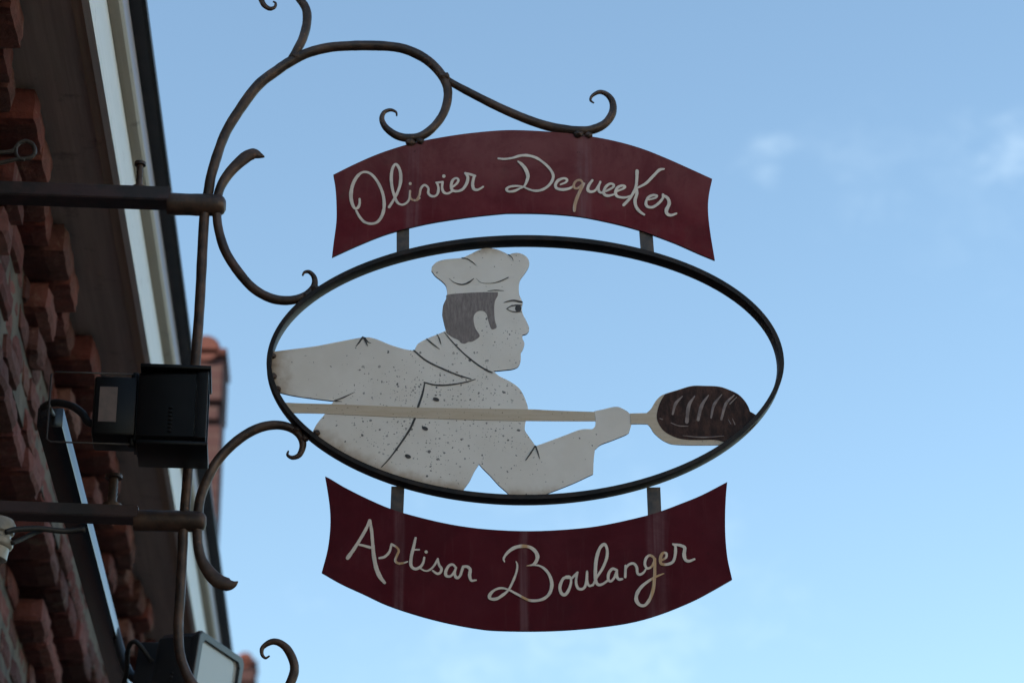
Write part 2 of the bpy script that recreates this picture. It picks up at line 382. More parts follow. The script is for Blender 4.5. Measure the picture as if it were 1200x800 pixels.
# wall bars with collars and bolts
def wallbar(pA, pB, hpx, depth, colA, colB, chh, bolt):
    a = at(*pA); b = at(*pB); h = msize(hpx, b)
    mb = MB(); x0 = SIGN0.x-.06
    sl = (b.z-a.z)/(b.x-a.x); za = a.z+sl*(x0-a.x)
    y0 = SY-.022; y1 = y0+depth
    bm = bmesh.new(); bmesh.ops.create_cube(bm, size=1)
    for v in bm.verts:
        r_ = v.co.x > 0; v.co = Vector((b.x if r_ else x0, y1 if v.co.y > 0 else y0, (b.z if r_ else za)-(0 if v.co.z > 0 else h)))
    bmesh.ops.bevel(bm, geom=bm.edges[:], offset=.0022, segments=2, affect='EDGES')
    bm.verts.index_update(); mb.add([v.co for v in bm.verts], [[v.index for v in f.verts] for f in bm.faces]); bm.free()
    o = mb.build('wall_bar', barmat, sign, True, 35)
    c0 = at(*colA); c1 = at(*colB); r = msize(chh, c1); L = (c1-c0).length
    T = Matrix.Translation(c0) @ (c1-c0).to_track_quat('Z', 'Y').to_matrix().to_4x4()
    prof = [(r*.95, 0), (r, .004)]+[(r*(1+.02*math.sin(k*1.7)), L*k/8) for k in range(1, 7)]+[(r, L-r*.75), (r*.93, L-r*.45), (r*.75, L-r*.2), (r*.45, L-.03*r), (.001, L)]
    MB().lathe(prof, T, 22).build('collar', iron, o, True, 50)
    p = at(*bolt[0]); q = at(*bolt[1]); rr = msize(bolt[2], p)
    T = Matrix.Translation(p)
    L = q.z-p.z; pr = [(rr*1.9, -.004), (rr*1.9, .006), (rr, .0065)]
    for k in range(1, 12): z = .0065+(L-.0065)*k/12; pr += [(rr*(1.0 if k % 2 else .86), z)]
    pr += [(rr, L-.008), (rr*1.7, L-.0075), (rr*1.7, L-.001), (rr*1.2, L)]
    MB().lathe(pr, T, 14).build('bolt', iron, o, True, 40)
    return o
wallbar((0, 217), (201, 224), 17.5, .052, (196, 239), (265, 241), 13, ((162.5, 222), (162.5, 190), 4))
lo = wallbar((0, 590), (163, 596), 15, .05, (157, 609.5), (242, 611), 12.5, ((131, 594), (131, 556), 6))

def bar(name, pts, hw, y=SY, flat=None, m=iron): return MB().sweep(pts, hw, y, flat=flat).build(name, m, sign, True, 60)
bar('scroll_stem',
    [(316,768),(311,770.5),(307,766),(308,758),(318,751.6),(328,753),(338,762),(345,780),(341,798),(325,826),(290,845),(255,832),(226,801),(215,780),(210,760),(209,730),(211,700),(214,640),(214.8,620),(220.5,548),(228,440),(234,357),(239.4,255),(244.6,223),(248.5,202),(262.5,160),(280,130),(302.5,100),(325,82.5),(340,72.5),(360,62.5),(385,56),(410,54),(430,53.6),(455,54.5),(475,58),(495,67),(510,79),(521,94),(525,110),(521,130),(510,147),(495,159),(480,162),(465,159),(452.5,150),(447.5,140),(450,132),(457.5,129),(464,131.5),(465,136)],
    [1.1,1.6,2.2,2.8,3.6,4.3,5,5.5,5.8,6,6,6,6,6,6,6,6,6,6,6,6,6,6,6,6,6,6.2,6.3,6.2,6,5.8,5.8,5.8,5.9,5.8,5.8,5.7,5.6,5.4,5.2,5.1,5.1,5.2,5.1,4.6,4,3.3,2.6,2,1.4,1])
bar('scroll', [(335,79),(342,69),(348,59),(355,45),(359.5,27.5),(359,12),(352,0),(341,-12),(327,-18),(313,-14),(306,-4),(308,4),(312,8.5),(317,10.5),(322,8.5),(323,4),(320,2)],
    [3,5,5.4,5.5,5.4,5.2,5,4.8,4.4,4,3.6,3.2,2.8,2.5,2,1.5,1])
bar('scroll', [(513,82),(521,90),(530,97.5),(555,111),(585,126),(615,139),(640,147.5),(660,151.5),(680,153.5),(695,151.8),(709,145),(717.5,133),(718,120.5),(712,111.5),(703,108),(694.5,112),(692,117.5),(696,121)],
    [2,3.6,4.2,4.8,5.1,5.3,5.4,5.5,5.5,5.3,5,4.6,4,3.2,2.6,2,1.5,1])
bar('scroll', [(310,184),(305,182.5),(297,180.5),(287,185),(271,200),(260,216),(255,231),(254,247),(256,268),(264,294),(279,318),(297,338),(318,349.5),(339,352),(357,347),(367.5,336.5),(368.5,326),(363,319),(357,319),(354.5,323)],
    [.8,3.6,7.4,7.6,6.6,5.8,5.5,5.5,5.5,5.6,5.6,5.6,5.6,5.4,5,4.2,3.2,2.4,1.8,1.1], flat=[1.2,.7,.55,.55,.75,1,1,1,1,1,1,1,1,1,1,1,1,1,1,1])
bar('scroll', [(338,528),(337,533),(343,536),(351,532.5),(355,521),(351,509.5),(340,501),(324,497.8),(306,500.5),(288,509),(270,523),(254,541),(243,561),(235.5,581),(232.6,597),(231.5,615),(231.5,629),(232.5,641),(236.5,656),(245,670),(255,680),(267,684.5),(274,684),(279,681)],
    [1,1.8,2.6,3.4,4.1,4.7,5.1,5.4,5.6,5.7,5.8,5.8,5.9,6,6,6,5.8,5.8,6.2,7.8,9,8,4.4,.6], flat=[1]*17+[1,.9,.7,.6,.6,.8,1.5])

# oval frame: a flat strip on edge, bent to an oval
def oval(t, off):
    u = math.cos(t); s = math.sin(t)
    x = 615+(299.5+off)*u
    y = 430-(147+off)*s if s >= 0 else 430+(156+off)*abs(s)**1.08
    return x, y
mb = MB(); n = 160; vs = []; fs = []
prof = [(-2.6, -.020), (2.6, -.020), (3.0, -.018), (3.0, .014), (2.6, .016), (-2.6, .016), (-3.0, .014), (-3.0, -.018)]
for i in range(n):
    t = 2*math.pi*i/n
    for off, dy in prof:
        q = at(*oval(t, off)); vs.append((q.x, SY+dy, q.z))
k = len(prof)
for i in range(n):
    for j in range(k): fs.append((i*k+j, ((i+1) % n)*k+j, ((i+1) % n)*k+(j+1) % k, i*k+(j+1) % k))
mb.add(vs, fs); mb.build('oval_frame', ringm, sign, True, 40)

# connecting tabs
for x0, x1, y0, y1, sh in ((464.8, 479.6, 262, 296, 0), (749.2, 764.5, 266, 299, 2.5), (458.6, 474, 569, 606, -1.5), (758.3, 774, 570, 606, 1.5)):
    MB().sheet([(x0, y0), (x1, y0), (x1+sh, y1), (x0+sh, y1)], SY+.0028, SY+.0085, 0).build('connecting_tab', tabm, sign)

# weld beads where the bars meet
for px, py, r in ((346,66,5.2),(521,90,5),(481,167,4.5),(492,165.5,3.6),(678,157.5,4.5),(690,158.5,3.6),(361,347,4.6),(369,338,4.2),(349,503,4.6),(357,514,4.2),(318.5,417,3.6),(319,441,4.2),(325,456,3.8),(371,507,3.4)):
    q = at(px, py, SY-.004); rr = msize(r, q); bm = bmesh.new(); bmesh.ops.create_icosphere(bm, subdivisions=3, radius=rr)
    for v in bm.verts: v.co *= 1+.35*noise.noise(v.co*260+q*100); v.co.x *= 1.25; v.co += q
    bm.verts.index_update(); mb = MB(); mb.add([v.co for v in bm.verts], [[v.index for v in f.verts] for f in bm.faces]); bm.free()
    mb.build('weld_bead', iron, sign, True)

UB = [(390.6,205.6),(414,194),(440,182.5),(466,173.5),(490,167),(522,161),(550,157),(582,154),(606,153.4),(640,155),(680,158.8),(720,166),(752,175),(780,186),(806,197.5),(834.5,210.5),
      (830.5,230),(829.6,248),(832,272),(837.5,305.5),(818,297.5),(792,286),(764,275.5),(748,270),(720,262.5),(680,254.5),(640,251),(600,250.4),(585,251.2),(550,255),(510,261),(480,267.5),(450,276),(420,288),(389,302),
      (391,285),(394.2,260),(394.2,238),(393,220)]
LB = [(381,558.5),(388,562),(404,571.5),(430,584.5),(458,596.5),(490,606),(530,615),(572,620.5),(622,622.5),(672,620),(710,615),(755,605),(775,599),(797.5,590.5),(822,580.5),(852,565),
      (850.5,582),(849.6,605),(850,630),(852.5,655),(857.8,679),(835,692),(810,705),(772.5,720),(735,730),(685,736.5),(635,739.3),(585,738.8),(560,736.5),(525,730),(490,721),(454,709),(426,696),(400,684),(377,671),
      (384,644),(387,618),(386.6,596),(384,576)]
bu = MB().sheet(smooth_poly(UB), SY-.003, SY+.0025, 1).build('banner', [ban_u, edgem], sign); bu['label'] = 'faded arched upper banner with a name in cream script'
bl = MB().sheet(smooth_poly(LB), SY-.003, SY+.0025, 1).build('banner', [ban_l, edgem], sign); bl['label'] = 'darker lower banner with cream script lettering'

Z = 90/800.0
def script(parent, m, groups):
    mb = MB(); y = SY-.0036
    for ox, oy, strokes in groups:
        for pts, w in strokes:
            if len(pts) == 1: mb.dot((ox+pts[0][0]*Z, oy+pts[0][1]*Z), w*Z, w*Z, y)
            else: mb.stroke([(ox+a*Z, oy+b*Z) for a, b in pts], [q*Z for q in w] if isinstance(w, list) else w*Z, y)
            y -= .00006
    return mb.build('lettering', m, parent)
script(bu, let_u, [
 (400, 180, [
  ([(190,482),(190,530),(172,572),(140,578),(112,525),(100,440),(117,340),(160,255),(215,207),(280,208),(340,252),(400,345),(437,450),(446,560),(424,655),(375,722),(310,740),(240,722),(190,668),(155,605)], [22,28,28,26,36,38,36,32,28,26,28,30,32,34,34,30,28,30,30,20]),
  ([(498,565),(545,490),(590,400),(617,300),(612,190),(570,120),(533,165),(520,260),(530,370),(560,470),(590,525),(635,542),(680,522),(708,480),(716,400)], [28,28,28,34,32,26,28,32,30,28,26,24,24,22,22]),
  ([(716,400),(714,455),(735,488),(780,495),(812,472)], 24), ([(718,322)], 16)]),
 (480, 180, [
  ([(75,490),(102,440),(116,375),(155,337),(195,370),(194,420),(222,450),(262,453),(292,425),(300,370),(287,318)], [20,24,26,24,24,26,28,26,26,26,24]),
  ([(278,312),(345,305)], 22), ([(342,308),(338,370),(358,415),(400,424),(445,400)], 26), ([(356,245)], 18),
  ([(440,362),(490,322),(508,284),(482,266),(446,292),(432,350),(448,393),(500,402),(556,378),(596,315),(605,255),(580,215)], [22,24,24,24,28,30,30,28,30,32,32,24]),
  ([(580,215),(625,225),(680,242)], 26), ([(672,245),(656,320),(666,376),(702,388),(738,374),(764,356)], [30,32,34,28,24,20])]),
 (570, 170, [
  ([(125,150),(190,156),(270,145),(350,122),(430,120),(520,145),(600,200),(660,260),(694,325),(680,390),(630,448),(560,483),(490,486),(430,468),(380,445),(310,438),(240,447),(208,472),(230,495),(290,490),(345,465),(392,440),(420,385),(430,330),(405,262),(365,212),(330,185)],
   [22,24,24,28,32,28,28,28,30,30,28,28,26,22,18,22,26,28,26,26,24,20,28,38,40,32,18])]),
 (640, 180, [
  ([(150,332),(205,308),(216,282),(182,268),(125,290),(96,335),(110,373),(170,386),(240,374),(290,345)], [20,24,26,26,30,34,34,32,28,20]),
  ([(385,325),(355,288),(310,298),(285,340),(303,374),(345,362),(392,318),(352,400),(317,480),(297,550),(292,606)], [20,26,26,26,26,24,28,34,34,34,30]),
  ([(478,290),(442,342),(432,388),(462,408),(512,392),(562,312)], [26,30,32,30,26,22]), ([(562,305),(543,370),(556,412),(600,418)], [22,26,28,24]),
  ([(622,402),(690,366),(702,337),(666,325),(622,355),(597,410),(612,443),(652,450),(712,434)], [22,24,26,26,28,32,32,28,20])]),
 (715, 180, [
  ([(70,402),(135,376),(152,354),(120,345),(75,366),(54,410),(66,452),(112,468),(165,467),(212,450)], [22,24,26,26,28,32,32,28,24,20]),
  ([(278,192),(275,280),(262,370),(210,468),(140,546)], [34,32,28,30,32]), ([(556,172),(508,184),(440,252),(370,322),(290,365)], [22,32,32,30,22]),
  ([(272,375),(276,430),(257,500),(270,568),(310,618),(350,646)], [26,34,34,32,32,26]),
  ([(400,492),(468,472),(484,450),(442,445),(392,472),(370,525),(386,563),(440,570),(500,532),(545,478),(548,440)], [20,24,26,26,28,30,32,30,28,24,26]),
  ([(548,445),(598,478),(612,535),(584,598),(592,640),(632,654),(685,636)], [26,34,38,38,36,30,22])])])
script(bl, let_l, [
 (400, 600, [
  ([(66,480),(130,390),(200,280),(262,170),(295,90)], [40,36,32,32,28]), ([(296,92),(315,200),(326,330),(337,450),(362,580),(402,675),(450,738)], [30,34,34,38,44,44,30]), ([(185,342),(240,354),(305,373)], [24,26,28]),
  ([(398,482),(452,468),(500,418),(522,340)], [26,28,26,20]), ([(522,338),(570,365),(598,405),(577,460),(562,508),(592,538),(640,535),(690,520)], [22,24,22,26,26,26,22,14])]),
 (480, 615, [
  ([(62,140),(42,230),(18,330),(14,425),(58,462),(112,440),(142,395),(152,345)], [24,30,32,34,32,28,26,22]), ([(45,262),(100,262)], 18),
  ([(106,452),(160,482),(212,470),(260,420),(293,355)], [16,18,22,24,18]), ([(172,285)], 17),
  ([(293,360),(306,420),(330,458),(320,500),(285,511),(242,482)], [20,26,28,28,26,20]),
  ([(480,448),(450,418),(408,430),(376,488),(380,532),(420,540),(455,508),(480,450)], [24,26,28,32,30,26,24,20]), ([(482,450),(468,515),(490,556),(522,538),(540,490),(556,440)], [24,28,28,26,28,26]),
  ([(556,438),(600,440),(630,470),(624,530),(642,582),(690,580)], [26,32,34,34,28,18])]),
 (565, 625, [
  ([(232,300),(224,262),(270,198),(340,152),(420,137),(500,150),(555,195),(575,250),(556,305),(522,332),(465,342)], [12,24,32,34,36,36,38,40,34,22,10]),
  ([(520,335),(590,340),(650,375),(700,440),(724,530),(705,620),(650,678),(570,703),(490,700),(420,668),(340,625),(270,590),(190,574),(120,600),(76,650),(88,685),(150,685),(215,645),(275,590),(330,480),(360,390),(364,330),(352,300)],
   [14,20,28,32,36,34,32,32,30,26,24,22,24,26,34,32,34,30,22,26,22,20,12])]),
 (645, 625, [
  ([(190,466),(135,472),(98,555),(110,622),(150,642),(190,590),(214,505),(200,458),(160,455)], [24,30,32,34,34,30,26,26,24]), ([(212,480),(280,412)], 24), ([(276,418),(265,510),(285,573),(330,583),(365,540),(380,402)], [22,26,30,28,26,22]), ([(380,402),(380,500),(402,550),(440,540)], [24,28,26,22]),
  ([(440,545),(482,460),(540,370),(584,260),(588,170),(560,118),(512,160),(477,270),(466,400),(470,500),(500,540),(550,528),(600,490)], [22,26,28,30,30,28,32,38,36,34,30,26,22]),
  ([(680,382),(642,374),(606,420),(600,480),(625,504),(665,462),(690,390)], [26,28,30,30,28,26,24]), ([(690,388),(690,450),(710,482),(745,480)], [26,28,28,24])]),
 (725, 630, [
  ([(70,298),(66,412)], [24,30]), ([(66,335),(100,288),(150,274),(184,310),(192,370),(216,390),(255,370),(282,330)], [20,26,28,28,28,28,24,18]),
  ([(368,250),(362,212),(320,190),(282,222),(270,285),(298,325),(345,300),(374,225)], [22,26,28,28,28,26,24,20]), ([(376,225),(374,330),(370,430),(355,550),(320,648),(270,708),(215,704),(180,650),(192,580),(240,512),(310,456),(390,410),(465,380)], [26,30,34,36,32,30,34,38,36,32,26,22,14]),
  ([(440,242),(490,212),(492,168),(452,170),(430,230),(442,278),(500,284),(560,258),(585,190),(588,100),(565,75)], [20,24,26,28,32,32,30,30,30,28,24]), ([(570,76),(640,86),(684,112),(678,180),(692,235),(730,250),(785,230)], [24,30,34,36,34,28,22])])])

# painted baker, cut from one plate
BK = [(524,344.5),(522.7,335.5),(517.5,329.5),(510,323.5),(505.5,317.5),(506,313),(511.5,307.7),(520.5,304.7),(532.5,303.5),(541.5,302.5),(550.5,298.7),(561,293.5),(570,291.2),(580.5,292.3),(589.5,295.7),(596,299),
 (601.5,297.2),(609,297.2),(616.5,301),(620,307),(619.5,313),(615,320.5),(609.7,328),(608,335.5),(608.3,344.5),(610.5,350.5),(612.5,355.7),(611.3,361),(612.7,368.5),(616.5,376),(619.8,383.5),(619.8,388),(617.2,391.3),(612,392.8),
 (612.3,397.5),(614.5,402.7),(612.7,409.5),(610.2,414),(610.2,421.5),(609,426.7),(606,430.5),(600,432.7),(591,433.8),(578.2,435),(585,441),(597,447),(607.5,454.5),(613.5,463.5),(618,475.5),(618.5,479),
 (617,486),(616,493.6),(615,499),(615.3,505),(620,512),(627,522),(630,522),(660,511),(680,503.6),(694,503),(697,500),(698,494),(696.5,482),(708,479.6),(714,478),(722,476.8),(728,478.4),(737,484),(739.8,491),(739.6,498),(737,507),(732,510),(716,516.4),(704,521),(697,527),(695.6,540),(695,555.4),(670,567),(636,580.4),
 (625,585),(610,586),(598,585),(596,579),(584,568),(574,557),(566,549),(561.4,543.6),(556,552),(550,564),(543,574),(541,581),(520,578),(490,572),(460,563),(430,552),(400,538),(380,525),(365,511),(367,505),(372,496),(381,485),(387,476),(391.5,470),(370,467.5),(344,463.7),(326,459.6),(319,458),(316,440),(314,425),(314.5,413),(320,412.4),(344,409.4),(370,406),(396,401),(426,395.7),(440,397.5),(457.5,404.5),(475,409.7),(485.5,411),
 (487.5,407),(490,403),(499.5,397.5),(513,392),(522.7,387.7),(520.5,379.5),(518.5,370.5),(518.2,367),(519.3,358),(522.7,350.5)]
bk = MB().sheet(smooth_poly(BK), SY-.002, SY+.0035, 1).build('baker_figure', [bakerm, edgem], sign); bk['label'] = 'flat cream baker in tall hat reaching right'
# peel and loaf, a second plate riveted over the first
HA = [(331,472),(352.5,473),(390,474),(440,476),(480,477.5),(540,479),(618,480),(640,481),(670,482.2),(696.5,483),(697.6,494),(660,494),(616,493.6),(560,492.5),(500,490.5),(440,488),(381,485.2),(345,484.6),(337,484.4)]
PA = [(738,484.8),(757.5,484.4),(762.7,479.5),(768,470.7),(774,464.5),(782,461),(793.7,457.5),(810,452.7),(825,452.5),(842.5,453.4),(855,457.5),(865,462.5),(872.5,470),(877,477.5),(878.7,482.5),(885,486.2),(889,490),(884,500),(862,518),(852,524),(848.7,522),(827.5,522),(806,522),(788.7,521),(781,518.7),(773.7,514.4),(766,507.5),(762,501),(758.5,497.4),(750,497.2),(739,497.4)]
pm = MB(); pm.sheet(smooth_poly(HA), SY-.0030, SY-.0021, 1); pm.sheet(smooth_poly(PA), SY-.0030, SY-.0004, 1)
pe = pm.build('bread_peel', [peelm, edgem], sign)
LO = [(779,462.5),(774.4,470),(770.6,480),(769.4,490),(772,497.5),(777.5,505),(786,510.6),(797.5,514.6),(812.5,516),(837.5,516),(850,518.5),(862,517.5),(884,499.5),(888.5,490),(885,486.5),(878.7,482.8),(877,477.8),(872.5,470.3),(865,462.8),(855,457.8),(842.5,453.8),(825,452.9),(810,453.1),(793.7,457.9)]
lf = MB().sheet(smooth_poly(LO), SY-.0036, SY-.0031, 1).build('loaf', [loafm, edgem], pe)
HL = MB()
for pts, w in (([(799.4,465),(791.5,473.7),(788,486)], [1.2,4,2]), ([(813.7,465),(807,476),(804.6,495)], [1.2,4.2,4]), ([(830,463.7),(822,476),(817.8,492.5)], [1.2,4.4,3.4]), ([(845.6,463),(836.5,475),(833,490)], [1,3.6,2]), ([(860,463.7),(850.5,473.7),(845,492)], [1.2,3.6,2.6]), ([(863,466),(855,474)], [.8,1.5]),
               ([(786,496),(795,499.5),(806,500)], [.8,1.6,.8]), ([(800,511),(822,513),(848,511.5)], [.6,1.6,.8]), ([(853,492),(856,497)], [.7,1.2]), ([(858,491),(861,498)], [.6,1.2]), ([(773,491),(776,492)], [1,1.6])):
    HL.stroke(pts, w, SY-.0039)
HL.build('crust_highlight', hilm, pe)
HAIR = [(524.3,346),(543,344),(562.5,343),(583.5,342.8),(583.2,347),(580,353.5),(579,364),(580,376),(582,383.5),(579,386),(575.5,385.5),(572,376),(570,368.5),(565.5,364.7),(559.5,365.5),(555.5,370),(555,376),(557,385),(562,393),(560,396.5),(553.5,400.5),(549,401),(544.5,403),(540,402),(537.7,399),(531,396),(523.5,391),(522.7,387.5),(520.7,379.5),(518.7,370.5),(518.4,367),(519.5,358),(522.9,350.5)]
MB().sheet(smooth_poly(HAIR, ang=70), SY-.0025, SY-.0021, 0).build('hair', hairm, bk)
ye = SY-.0026
EW = [(593.8,362.4),(598.2,359.5),(604,358),(610.8,358),(610.8,365.6),(604,366),(598.2,365)]
MB().sheet(smooth_poly(EW), SY-.0024, SY-.0021, 0).build('eye', whm, bk)
e = MB(); e.stroke([(593.8,362.4),(598.2,359.6),(604,358.2),(610.6,358.2)], [1,1.5,1.8,1.8], ye); e.stroke([(593.8,362.4),(598.2,364.9),(604,366),(610.4,365.6)], [.8,1,1.2,1], ye-.0002)
e.dot((607.2,362), 3.8, 4.1, ye-.0004); e.build('iris', linem, bk)
MB().stroke([(590.4,355.2),(595,353.7),(601.6,352.6),(608,353.8),(611.6,354.4)], [.6,1.7,2.2,2.6,2], ye).build('eyebrow', linem, bk)
for pts, w in (([(541.5,302.8),(547.5,304),(553.5,307.8),(558,311.5)], [1.6,1.4,1,.4]), ([(596,299),(600,302.5),(601.5,306)], [1.4,1,.4]), ([(526.5,327),(532.5,331.7),(541.5,334),(549,331.7),(555,327.2)], [.4,.9,1.8,2.2,1]),
               ([(558,327),(564,331.7),(574.5,332.5),(585,330.5),(595.5,325.7)], [.3,.5,.6,1.4,1.2]), ([(571.5,341.5),(580.5,340.6),(590,341.2)], [.6,1.4,.6])): MB().stroke(pts, w, ye).build('hat_crease', linem, bk)
yy = ye
for pts, w in (([(521,390),(531,402),(544.5,415.5),(559.5,427.5),(569,433.5),(576.5,437)], [1,1.4,1.6,1.8,2.2,1.8]), ([(485,411),(499.5,423),(519,432.7),(537,440),(552,444.5)], [1.8,2,2,1.8,1.2]),
               ([(497,448.5),(510,451.5),(525,451.5),(543,448.8),(557,445)], [1.6,2,2,1.6,1]), ([(497.8,448.8),(495,462),(489.8,477.4)], [1.6,2.4,2.8]), ([(486,491),(480,504),(468,522),(456,538),(447,547.6)], [2.8,2.5,2.2,1.8,1.2]),
               ([(500,397.5),(507,403.5),(515,409.5)], [1.2,1.8,.6]), ([(512,392),(514.8,397.5),(516.7,403.5)], [.8,1.6,.8]), ([(425,395.8),(420.8,401.9),(417,406.6)], [2.4,1.8,.7]), ([(426.4,396.2),(429.5,402.7),(431,406)], [2,1.4,.5]), ([(427.7,396.5),(431,401),(434.8,402.7)], [1.8,1.3,.5]),
               ([(392,470),(401.5,466.6),(415.5,460)], [1.6,1.8,.6]), ([(392.7,470.3),(400.6,471)], [1.8,.6]), ([(627,523),(622,531),(616,539.6)], [1.6,2,.9]), ([(627.4,523),(630,530),(632.4,538)], [1.6,1.7,.6])):
    MB().stroke(pts, w, yy).build('jacket_line', linem, bk); yy -= .00004
for c, an in (((511, 468.4), .35), ((498, 502.4), .4), ((478, 535), .4)):
    MB().dot(c, 3.9, 2.2, ye-.0005, an).build('button', linem, bk)

# ------------------------------------------------------------------ brick house with its eave
HX = -.85; LOWX = -.96; FRZ = 4.06; YAWZ = math.tan(PITCH)*math.tan(YAW); CZ = 1.6; SOF = 2.9+CZ; YA, YB = -9.0, 13.9
house = root('brick_house', (HX, YA, 0), 'old red brick house with corbelled brickwork and white painted eave along the left edge', 'house')
mb = MB()
mb.box(LOWX-.30, LOWX-.007, YA, YB, -.2, FRZ+.02, 1)
mb.box(LOWX-.30, HX-.007, YA, YB, FRZ+.024, SOF+.25, 1)
PAL = [(.165,.050,.042),(.13,.041,.036),(.195,.072,.06),(.095,.037,.034),(.18,.066,.058),(.14,.060,.052),(.22,.105,.085)]
def brick(x0, x1, y0, y1, z0, z1, fine, jit=.006):
    col = random.choice(PAL); k = .85+.3*random.random(); col = tuple(c*k for c in col)
    dx = random.uniform(-jit*.6, jit); x1 += dx
    if not fine: mb.box(x0, x1, y0, y1, z0, z1, 0, col); return
    nx, ny, nz_ = 3, max(2, int((y1-y0)/.026)), 4
    idx = {}; vs = []; sd = Vector((random.random()*90, random.random()*90, 0)); tilt = random.uniform(-.02, .02)
    def vid(i, j, k):
        if (i, j, k) in idx: return idx[(i, j, k)]
        x = x0+(x1-x0)*i/nx; y = y0+(y1-y0)*j/ny; z = z0+(z1-z0)*k/nz_
        e = [(i == nx), (j in (0, ny)), (k in (0, nz_))]; r = .007
        if sum(e) >= 2:                                             # worn arrises
            if e[0]: x -= r
            if e[1]: y += r if j == 0 else -r
            if e[2]: z += r if k == 0 else -r
        p = Vector((x, y, z))*28+sd
        d = Vector((noise.noise(p), noise.noise(p+Vector((9, 4, 1))), noise.noise(p+Vector((3, 7, 8)))))
        chip = max(0, noise.noise(p*.4)-.25)*.03
        x += (d.x*.005-chip+tilt*(y-y0)) if i else 0; y += d.y*.0035; z += d.z*.003
        idx[(i, j, k)] = len(vs); vs.append((x, y, z)); return idx[(i, j, k)]
    fs = []
    for j in range(ny):
        for k in range(nz_): fs.append((vid(nx, j, k), vid(nx, j+1, k), vid(nx, j+1, k+1), vid(nx, j, k+1)))
        for i in range(nx):
            fs.append((vid(i, j, 0), vid(i, j+1, 0), vid(i+1, j+1, 0), vid(i+1, j, 0))); fs.append((vid(i, j, nz_), vid(i+1, j, nz_), vid(i+1, j+1, nz_), vid(i, j+1, nz_)))
    for i in range(nx):
        for k in range(nz_):
            fs.append((vid(i, 0, k), vid(i+1, 0, k), vid(i+1, 0, k+1), vid(i, 0, k+1))); fs.append((vid(i, ny, k), vid(i, ny, k+1), vid(i+1, ny, k+1), vid(i+1, ny, k)))
    mb.add(vs, fs, 0, col)
H = .088
nrow = int((SOF-.0)/H)
for r_ in range(nrow+1):
    z1 = SOF-.003-r_*H; z0 = z1-.074
    if z0 < 0: break
    face = HX if z0 > FRZ-.02 else LOWX
    y = YA+(.0 if r_ % 2 else -.115); head = False
    while y < YB:
        L = .215 if (r_ % 3 or True) else .10
        if r_ % 2 and random.random() < .25: L = .103
        y0 = max(y, YA); y1 = min(y+L, YB)
        if y1-y0 > .03:
            fine = 4.2 < y0 < 12 and z0 > 2.6
            brick(face-.10, face-(.012 if random.random() < .15 else 0), y0, y1, z0, z1, fine, .011)
        y += L+.011
# corbel blocks under the eave and a dentil course lower down
y = 5.94-.665*21
while y < YB-.5:
    fine = y > 3.5
    for (a, b) in ((0, .185), (.195, .375)): brick(HX-.05, HX+.106, y+a, y+b, SOF-.090, SOF-.004, fine, .010)
    brick(HX-.05, HX+.074, y+.385, y+.52, SOF-.092, SOF-.004, fine, .012); brick(HX-.05, HX+.068, y+.53, y+.655, SOF-.090, SOF-.004, fine, .012)
    brick(HX-.05, HX+.050, y+.15, y+.375, SOF-.172, SOF-.094, fine, .008)
    brick(HX-.05, HX+.028, y+.23, y+.375, SOF-.25, SOF-.176, fine, .008)
    y += .665
y = YA+.1; k = 0
while y < YB-.3:                                                     # projecting string course, broken now and then
    if k % 7 != 5: brick(LOWX-.03, HX+.012, y, y+.215, FRZ-.10, FRZ-.026, y > 3.5, .012)
    if k % 7 in (1, 2, 3): brick(LOWX-.03, HX-.045, y, y+.215, FRZ-.19, FRZ-.115, y > 3.5, .012)
    y += .226; k += 1
mb.build('wall', [brickm, mortar], house)
def run(name, poly, m, parent=house, y0=YA-.1, y1=YB):               # long moulding: polygon (x, z) drawn out along the street
    q = MB(); n = len(poly)
    vs = [(x, y0, z) for x, z in poly]+[(x, y1, z) for x, z in poly]
    q.add(vs, [list(range(n)), [i+n for i in range(n)]]+[(i, (i+1) % n, (i+1) % n+n, i+n) for i in range(n)])
    return q.build(name, m, parent)
def XZ(px, py, z):                                                   # x of a street-parallel edge at height z seen through a photo point
    return (-(410-px)/(1800-py)/math.cos(PITCH)-YAWZ)*(z-CZ)
zs = SOF; xs0 = XZ(120, 200, zs); xs1 = XZ(131, 200, zs); xs2 = XZ(136.5, 200, zs)
run('soffit', [(HX-.2, zs), (xs0, zs), (xs0, zs+.03), (HX-.2, zs+.03)], soffm)
run('edge_board', [(xs0+.001, zs-.006), (xs1, zs-.006), (xs1, zs+.03), (xs0+.001, zs+.03)], tanm)
zf = zs+.20
def zat(px, py, x):                                                  # height of an edge with known x
    return CZ+x/(-(410-px)/(1800-py)/math.cos(PITCH)-YAWZ)
zf = zat(157, 200, xs2); xb = XZ(171.5, 200, zf); zl = zat(180, 200, xb); xg = XZ(197, 200, zl)
run('edge_bead', [(xs1+.001, zs-.010), (xs2+.006, zs-.010), (xs2+.009, zs+.004), (xs2+.006, zs+.018), (xs1+.001, zs+.018)], fascm)
run('fascia', [(xs0, zs+.032), (xs2-.002, zs+.0185), (xs2, zs+.022), (xs2, zf-.002), (xs0, zf-.002)], fascm)
run('moulding', [(xs0, zf), (xs2+.003, zf), (xb-.006, zf+.004), (xb, zf+.012), (xb-.001, zf+.03), (xs0, zf+.03)], beigm)
run('flashing', [(xs0, zf+.032), (xb-.004, zf+.032), (xb-.001, zl), (xs0, zl)], lavm)
g = run('gutter', [(xs0, zl+.002), (xg-.01, zl+.002), (xg, zl+.004), (xg+.001, zl+.020), (xg-.008, zl+.020), (xs0, zl+.022)], gutm)
